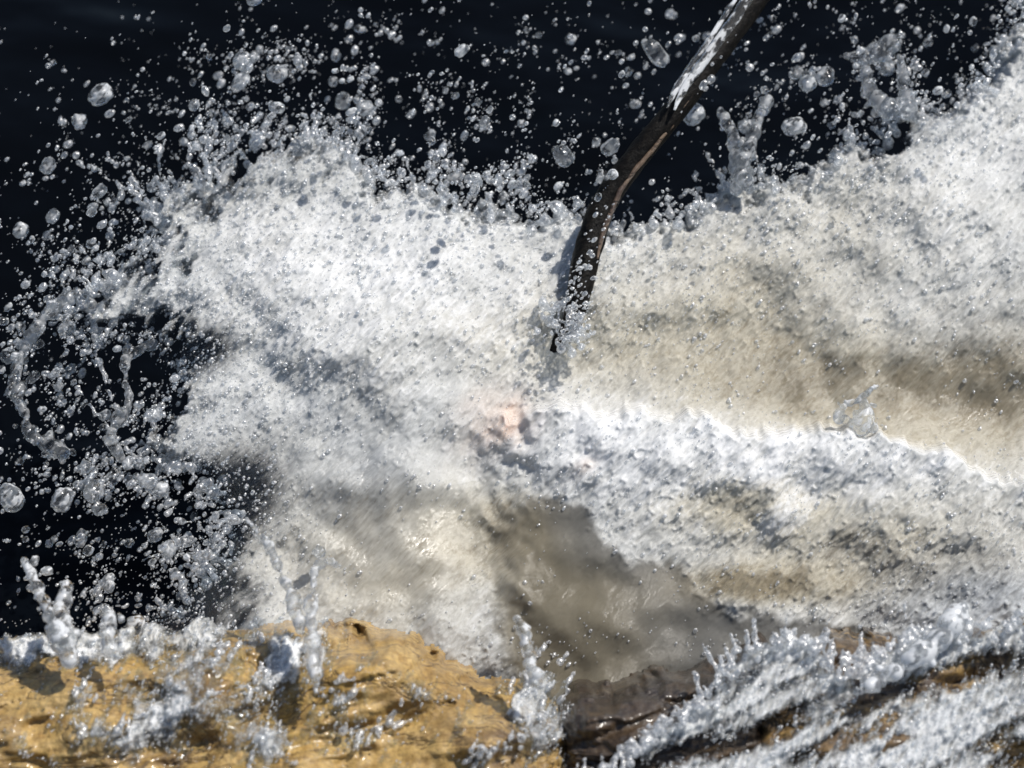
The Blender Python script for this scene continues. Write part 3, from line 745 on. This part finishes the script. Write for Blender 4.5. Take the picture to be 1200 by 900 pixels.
# torn strands and lobes along the crest
def fringe():
    pts, rad = [], []
    C_ = np.array(CREST[1:-3], float); seg = np.linalg.norm(np.diff(C_, axis=0), axis=1); cum = np.concatenate([[0], np.cumsum(seg)])
    for k in range(340):
        x = rng.uniform(0, cum[-1]); i = min(np.searchsorted(cum, x) - 1, len(seg) - 1); i = max(i, 0); f = (x - cum[i]) / seg[i]
        p = C_[i] * (1 - f) + C_[i + 1] * f
        t = (C_[i + 1] - C_[i]) / seg[i]; nrm = np.array([t[1], -t[0]])
        if 110 < p[0] < 225 and 375 < p[1] < 535 and rng.random() < .8: continue
        left = sstep(640, 300, p[0]); ln = rng.gamma(2.0, 6 + 9 * left)
        d = nrm + rng.normal(0, .55, 2); d += np.array([-.25, -.35]); d /= np.linalg.norm(d) + 1e-6
        bend = rng.normal(0, .5) * np.array([-d[1], d[0]]); st = p - nrm * rng.uniform(2, 22)
        ends = [(*st, rng.uniform(3, 6.5)), (*(st + d * ln * .5 + bend * ln * .15), rng.uniform(2, 4.0)), (*(st + d * ln + bend * ln * .5), rng.uniform(1.4, 2.6)),
                (*(st + d * ln * 1.25 + bend * ln * .8), rng.uniform(1.6, 4.2))]
        n = int(6 + ln / 2.2); c = strand(ends, n, 4.0, k + .37); z = rng.normal(0, .02)
        keep = rng.random(n) > .12
        pts.append(WAVE.at(c[keep, 0], c[keep, 1], z + rng.normal(0, .003, n)[keep] - .02)); rad.append(c[keep, 2] * .001)
    for k in range(34):                                                       # water thrown up where the stick goes in
        p = np.array([664, 384]) + rng.normal(0, 1, 2) * np.array([16, 12]); ln = rng.gamma(2, 7); ang = math.radians(rng.normal(95, 40))
        e = [(*p, rng.uniform(2.5, 6)), (p[0] + ln * .5 * math.cos(ang), p[1] - ln * .5 * math.sin(ang), rng.uniform(1.6, 4)), (p[0] + ln * math.cos(ang), p[1] - ln * math.sin(ang), rng.uniform(1.3, 3))]
        n = int(6 + ln / 2.2); c = strand(e, n, 3.0, k + .13)
        pts.append(WAVE.at(c[:, 0], c[:, 1], .036 + rng.normal(0, .008, n))); rad.append(c[:, 2] * .001)
    me, co = blend(np.concatenate(pts), np.concatenate(rad), .0016)
    v = .75 + .45 * perlin(co[:, 0] * 22, co[:, 2] * 22 + co[:, 1] * 9, 811)
    a = me.attributes.new('aer', 'FLOAT', 'POINT'); a.data.foreach_set('value', np.clip(v, .1, 1).astype(np.float32))
    link('splash_fringe', me, M_SPRAY, kind='stuff', label='torn strands and lobes of water along the ragged crest', category='splash')
fringe()

# the larger drops, one by one
DROP_ME = []
for k in range(6):
    bv, bf = ICO[3]
    w = 1 + .22 * fbm(bv[:, 0] * 1.3 + k * 9, bv[:, 1] * 1.3 + bv[:, 2] * 1.7, 401 + k, 2)
    me = make_mesh('water_drop', bv * w[:, None], bf, {'aer': np.full(len(bv), (.55, .7, .85, .6, .35, .95)[k])})
    me.materials.append(M_DROP); DROP_ME.append(me)
BASIS = np.stack([np.array([1., 0, 0]), UPV, -FWD], 1)
from mathutils import Matrix
def drop(u, v, rad, aspect, deg, toward, kind, label, group=None):
    o = bpy.data.objects.new('water_drop', DROP_ME[kind % 6]); COL.objects.link(o)
    p = WAVE.at(np.array([u]), np.array([v]), np.array([toward]))[0]
    a = math.radians(deg); R = Matrix([list(r_) for r_ in BASIS]) @ Matrix.Rotation(a, 3, 'Z')
    s = Matrix.Diagonal((rad * math.sqrt(aspect) * .001, rad / aspect ** .25 * .001, rad / aspect ** .25 * .001))
    o.matrix_world = Matrix.Translation(Vector(p)) @ (R @ s).to_4x4()
    o['label'] = label; o['category'] = 'water drop'
    if group: o['group'] = group
    return o
for u, v, rad, asp, deg, k, lab in (
        (15, 583, 15, 1.5, -55, 2, 'largest oval drop at the left edge over dark water'),
        (286, 73, 12, 1.1, 60, 2, 'biggest round drop above the left crest'),
        (326, 88, 11, 1.3, 10, 3, 'wide drop just right of the biggest round drop'),
        (929, 149, 12, 1.6, 5, 5, 'bright flat oval drop above the right crest'),
        (945, 99, 10, 1.1, 40, 1, 'round bright drop left of a double drop at upper right'),
        (966, 91, 11, 1.3, 60, 3, 'double drop in the air at upper right'),
        (812, 135, 13, 1.3, 40, 2, 'pale lump of water touching the right of the stick'),
        (75, 585, 13, 1.4, 60, 5, 'ragged white drop right of the large left oval'),
        (112, 575, 12, 1.3, 70, 3, 'grey white drop beside the ragged white drop'),
        (97, 630, 8, 2.0, 75, 1, 'upright double drop above the stubby water club'),
        (160, 734, 12, 1.5, 70, 5, 'bright drop resting above the rock, right of the jets'),
        (95, 143, 9, 1.0, 20, 3, 'lone round drop at upper left'),
        (58, 195, 9, 1.5, 70, 0, 'lone oval drop at far left beside dark water'),
        (120, 112, 13, 1.6, 35, 2, 'lumpy pair of drops at upper left'),
        (64, 254, 8, 1.4, 60, 1, 'pale oval drop below the far left oval drop'),
        (399, 414, 5, 1.2, 40, 4, 'dark bead on the bright foam left of centre'),
        (375, 646, 7, 1.2, 40, 0, 'clear bead beside the top of the hooked jet'),
        (768, 64, 13, 2.6, -50, 4, 'large dim bluish blob left of the stick'),
        (660, 184, 12, 1.5, -50, 4, 'dim bluish blob above the middle crest')):
    drop(u, v, rad, asp, deg, .02, k, lab)
REG = ((lambda u, v: u < 240 and v < 180, 'over dark water in the upper left corner'),
       (lambda u, v: u < 480 and v < 180, 'over dark water above the left crest'),
       (lambda u, v: u < 240 and v < 340, 'left of the upper left crest'),
       (lambda u, v: u < 480 and v < 340, 'over the shoulder of the left crest'),
       (lambda u, v: u < 110 and v < 540, 'by the arched string of beads at far left'),
       (lambda u, v: u < 480 and v < 540, 'in the dark gap left of the foam'),
       (lambda u, v: u < 120, 'above the thin leaning jet at lower left'),
       (lambda u, v: u < 480, 'between the dark gap and the ochre rock'),
       (lambda u, v: u < 620, 'above the middle crest, well left of the stick'),
       (lambda u, v: u < 780 and v < 140, 'left of the upper stick over dark water'),
       (lambda u, v: u < 780, 'beside the stick just above the foam'),
       (lambda u, v: u < 960 and v < 100, 'right of the upper stick over dark water'),
       (lambda u, v: u < 960, 'around the paired fingers right of the stick'),
       (lambda u, v: True, 'over dark water above the right crest'))
cnt = 0
uv = sample_air(4000)
sdv = crest_sd(uv[:, 0], uv[:, 1])
for (u, v), s_ in zip(uv, sdv):
    if cnt >= 270: break
    if not (0 < u < 1200 and 0 < v < 735) or s_ > -8: continue
    where = next(w for test, w in REG if test(u, v))
    rad = float(np.clip(3.3 * rng.random() ** (-1 / 2.6), 3.3, 9.5)); asp = float(rng.uniform(1, 1.9))
    lab = ('big ' if rad > 6 else 'middling ' if rad > 4.3 else 'small ') + ('long' if asp > 1.45 else 'round') + ' water drop ' + where
    drop(u, v, rad, asp, float(rng.normal(48, 22)), float(rng.normal(0, .07)), int(rng.integers(0, 6)), lab, 'drops ' + where)
    cnt += 1
# middling drops, too many to count
n = 1500
uv = sample_air(n)
me = drops_mesh('spray_drops', WAVE.at(uv[:, 0], uv[:, 1], rng.normal(0, .07, n)), np.clip(1.5 * rng.random(n) ** (-1 / 2.2), 1.5, 5) * .001,
                rng.uniform(1, 2.0, n), np.radians(rng.normal(48, 18, n)), np.clip(rng.normal(.7, .22, n), .2, 1), 2, .18)
link('spray_drops', me, M_SPRAY, kind='stuff', label='loose small drops thrown outward round the crest', category='spray')
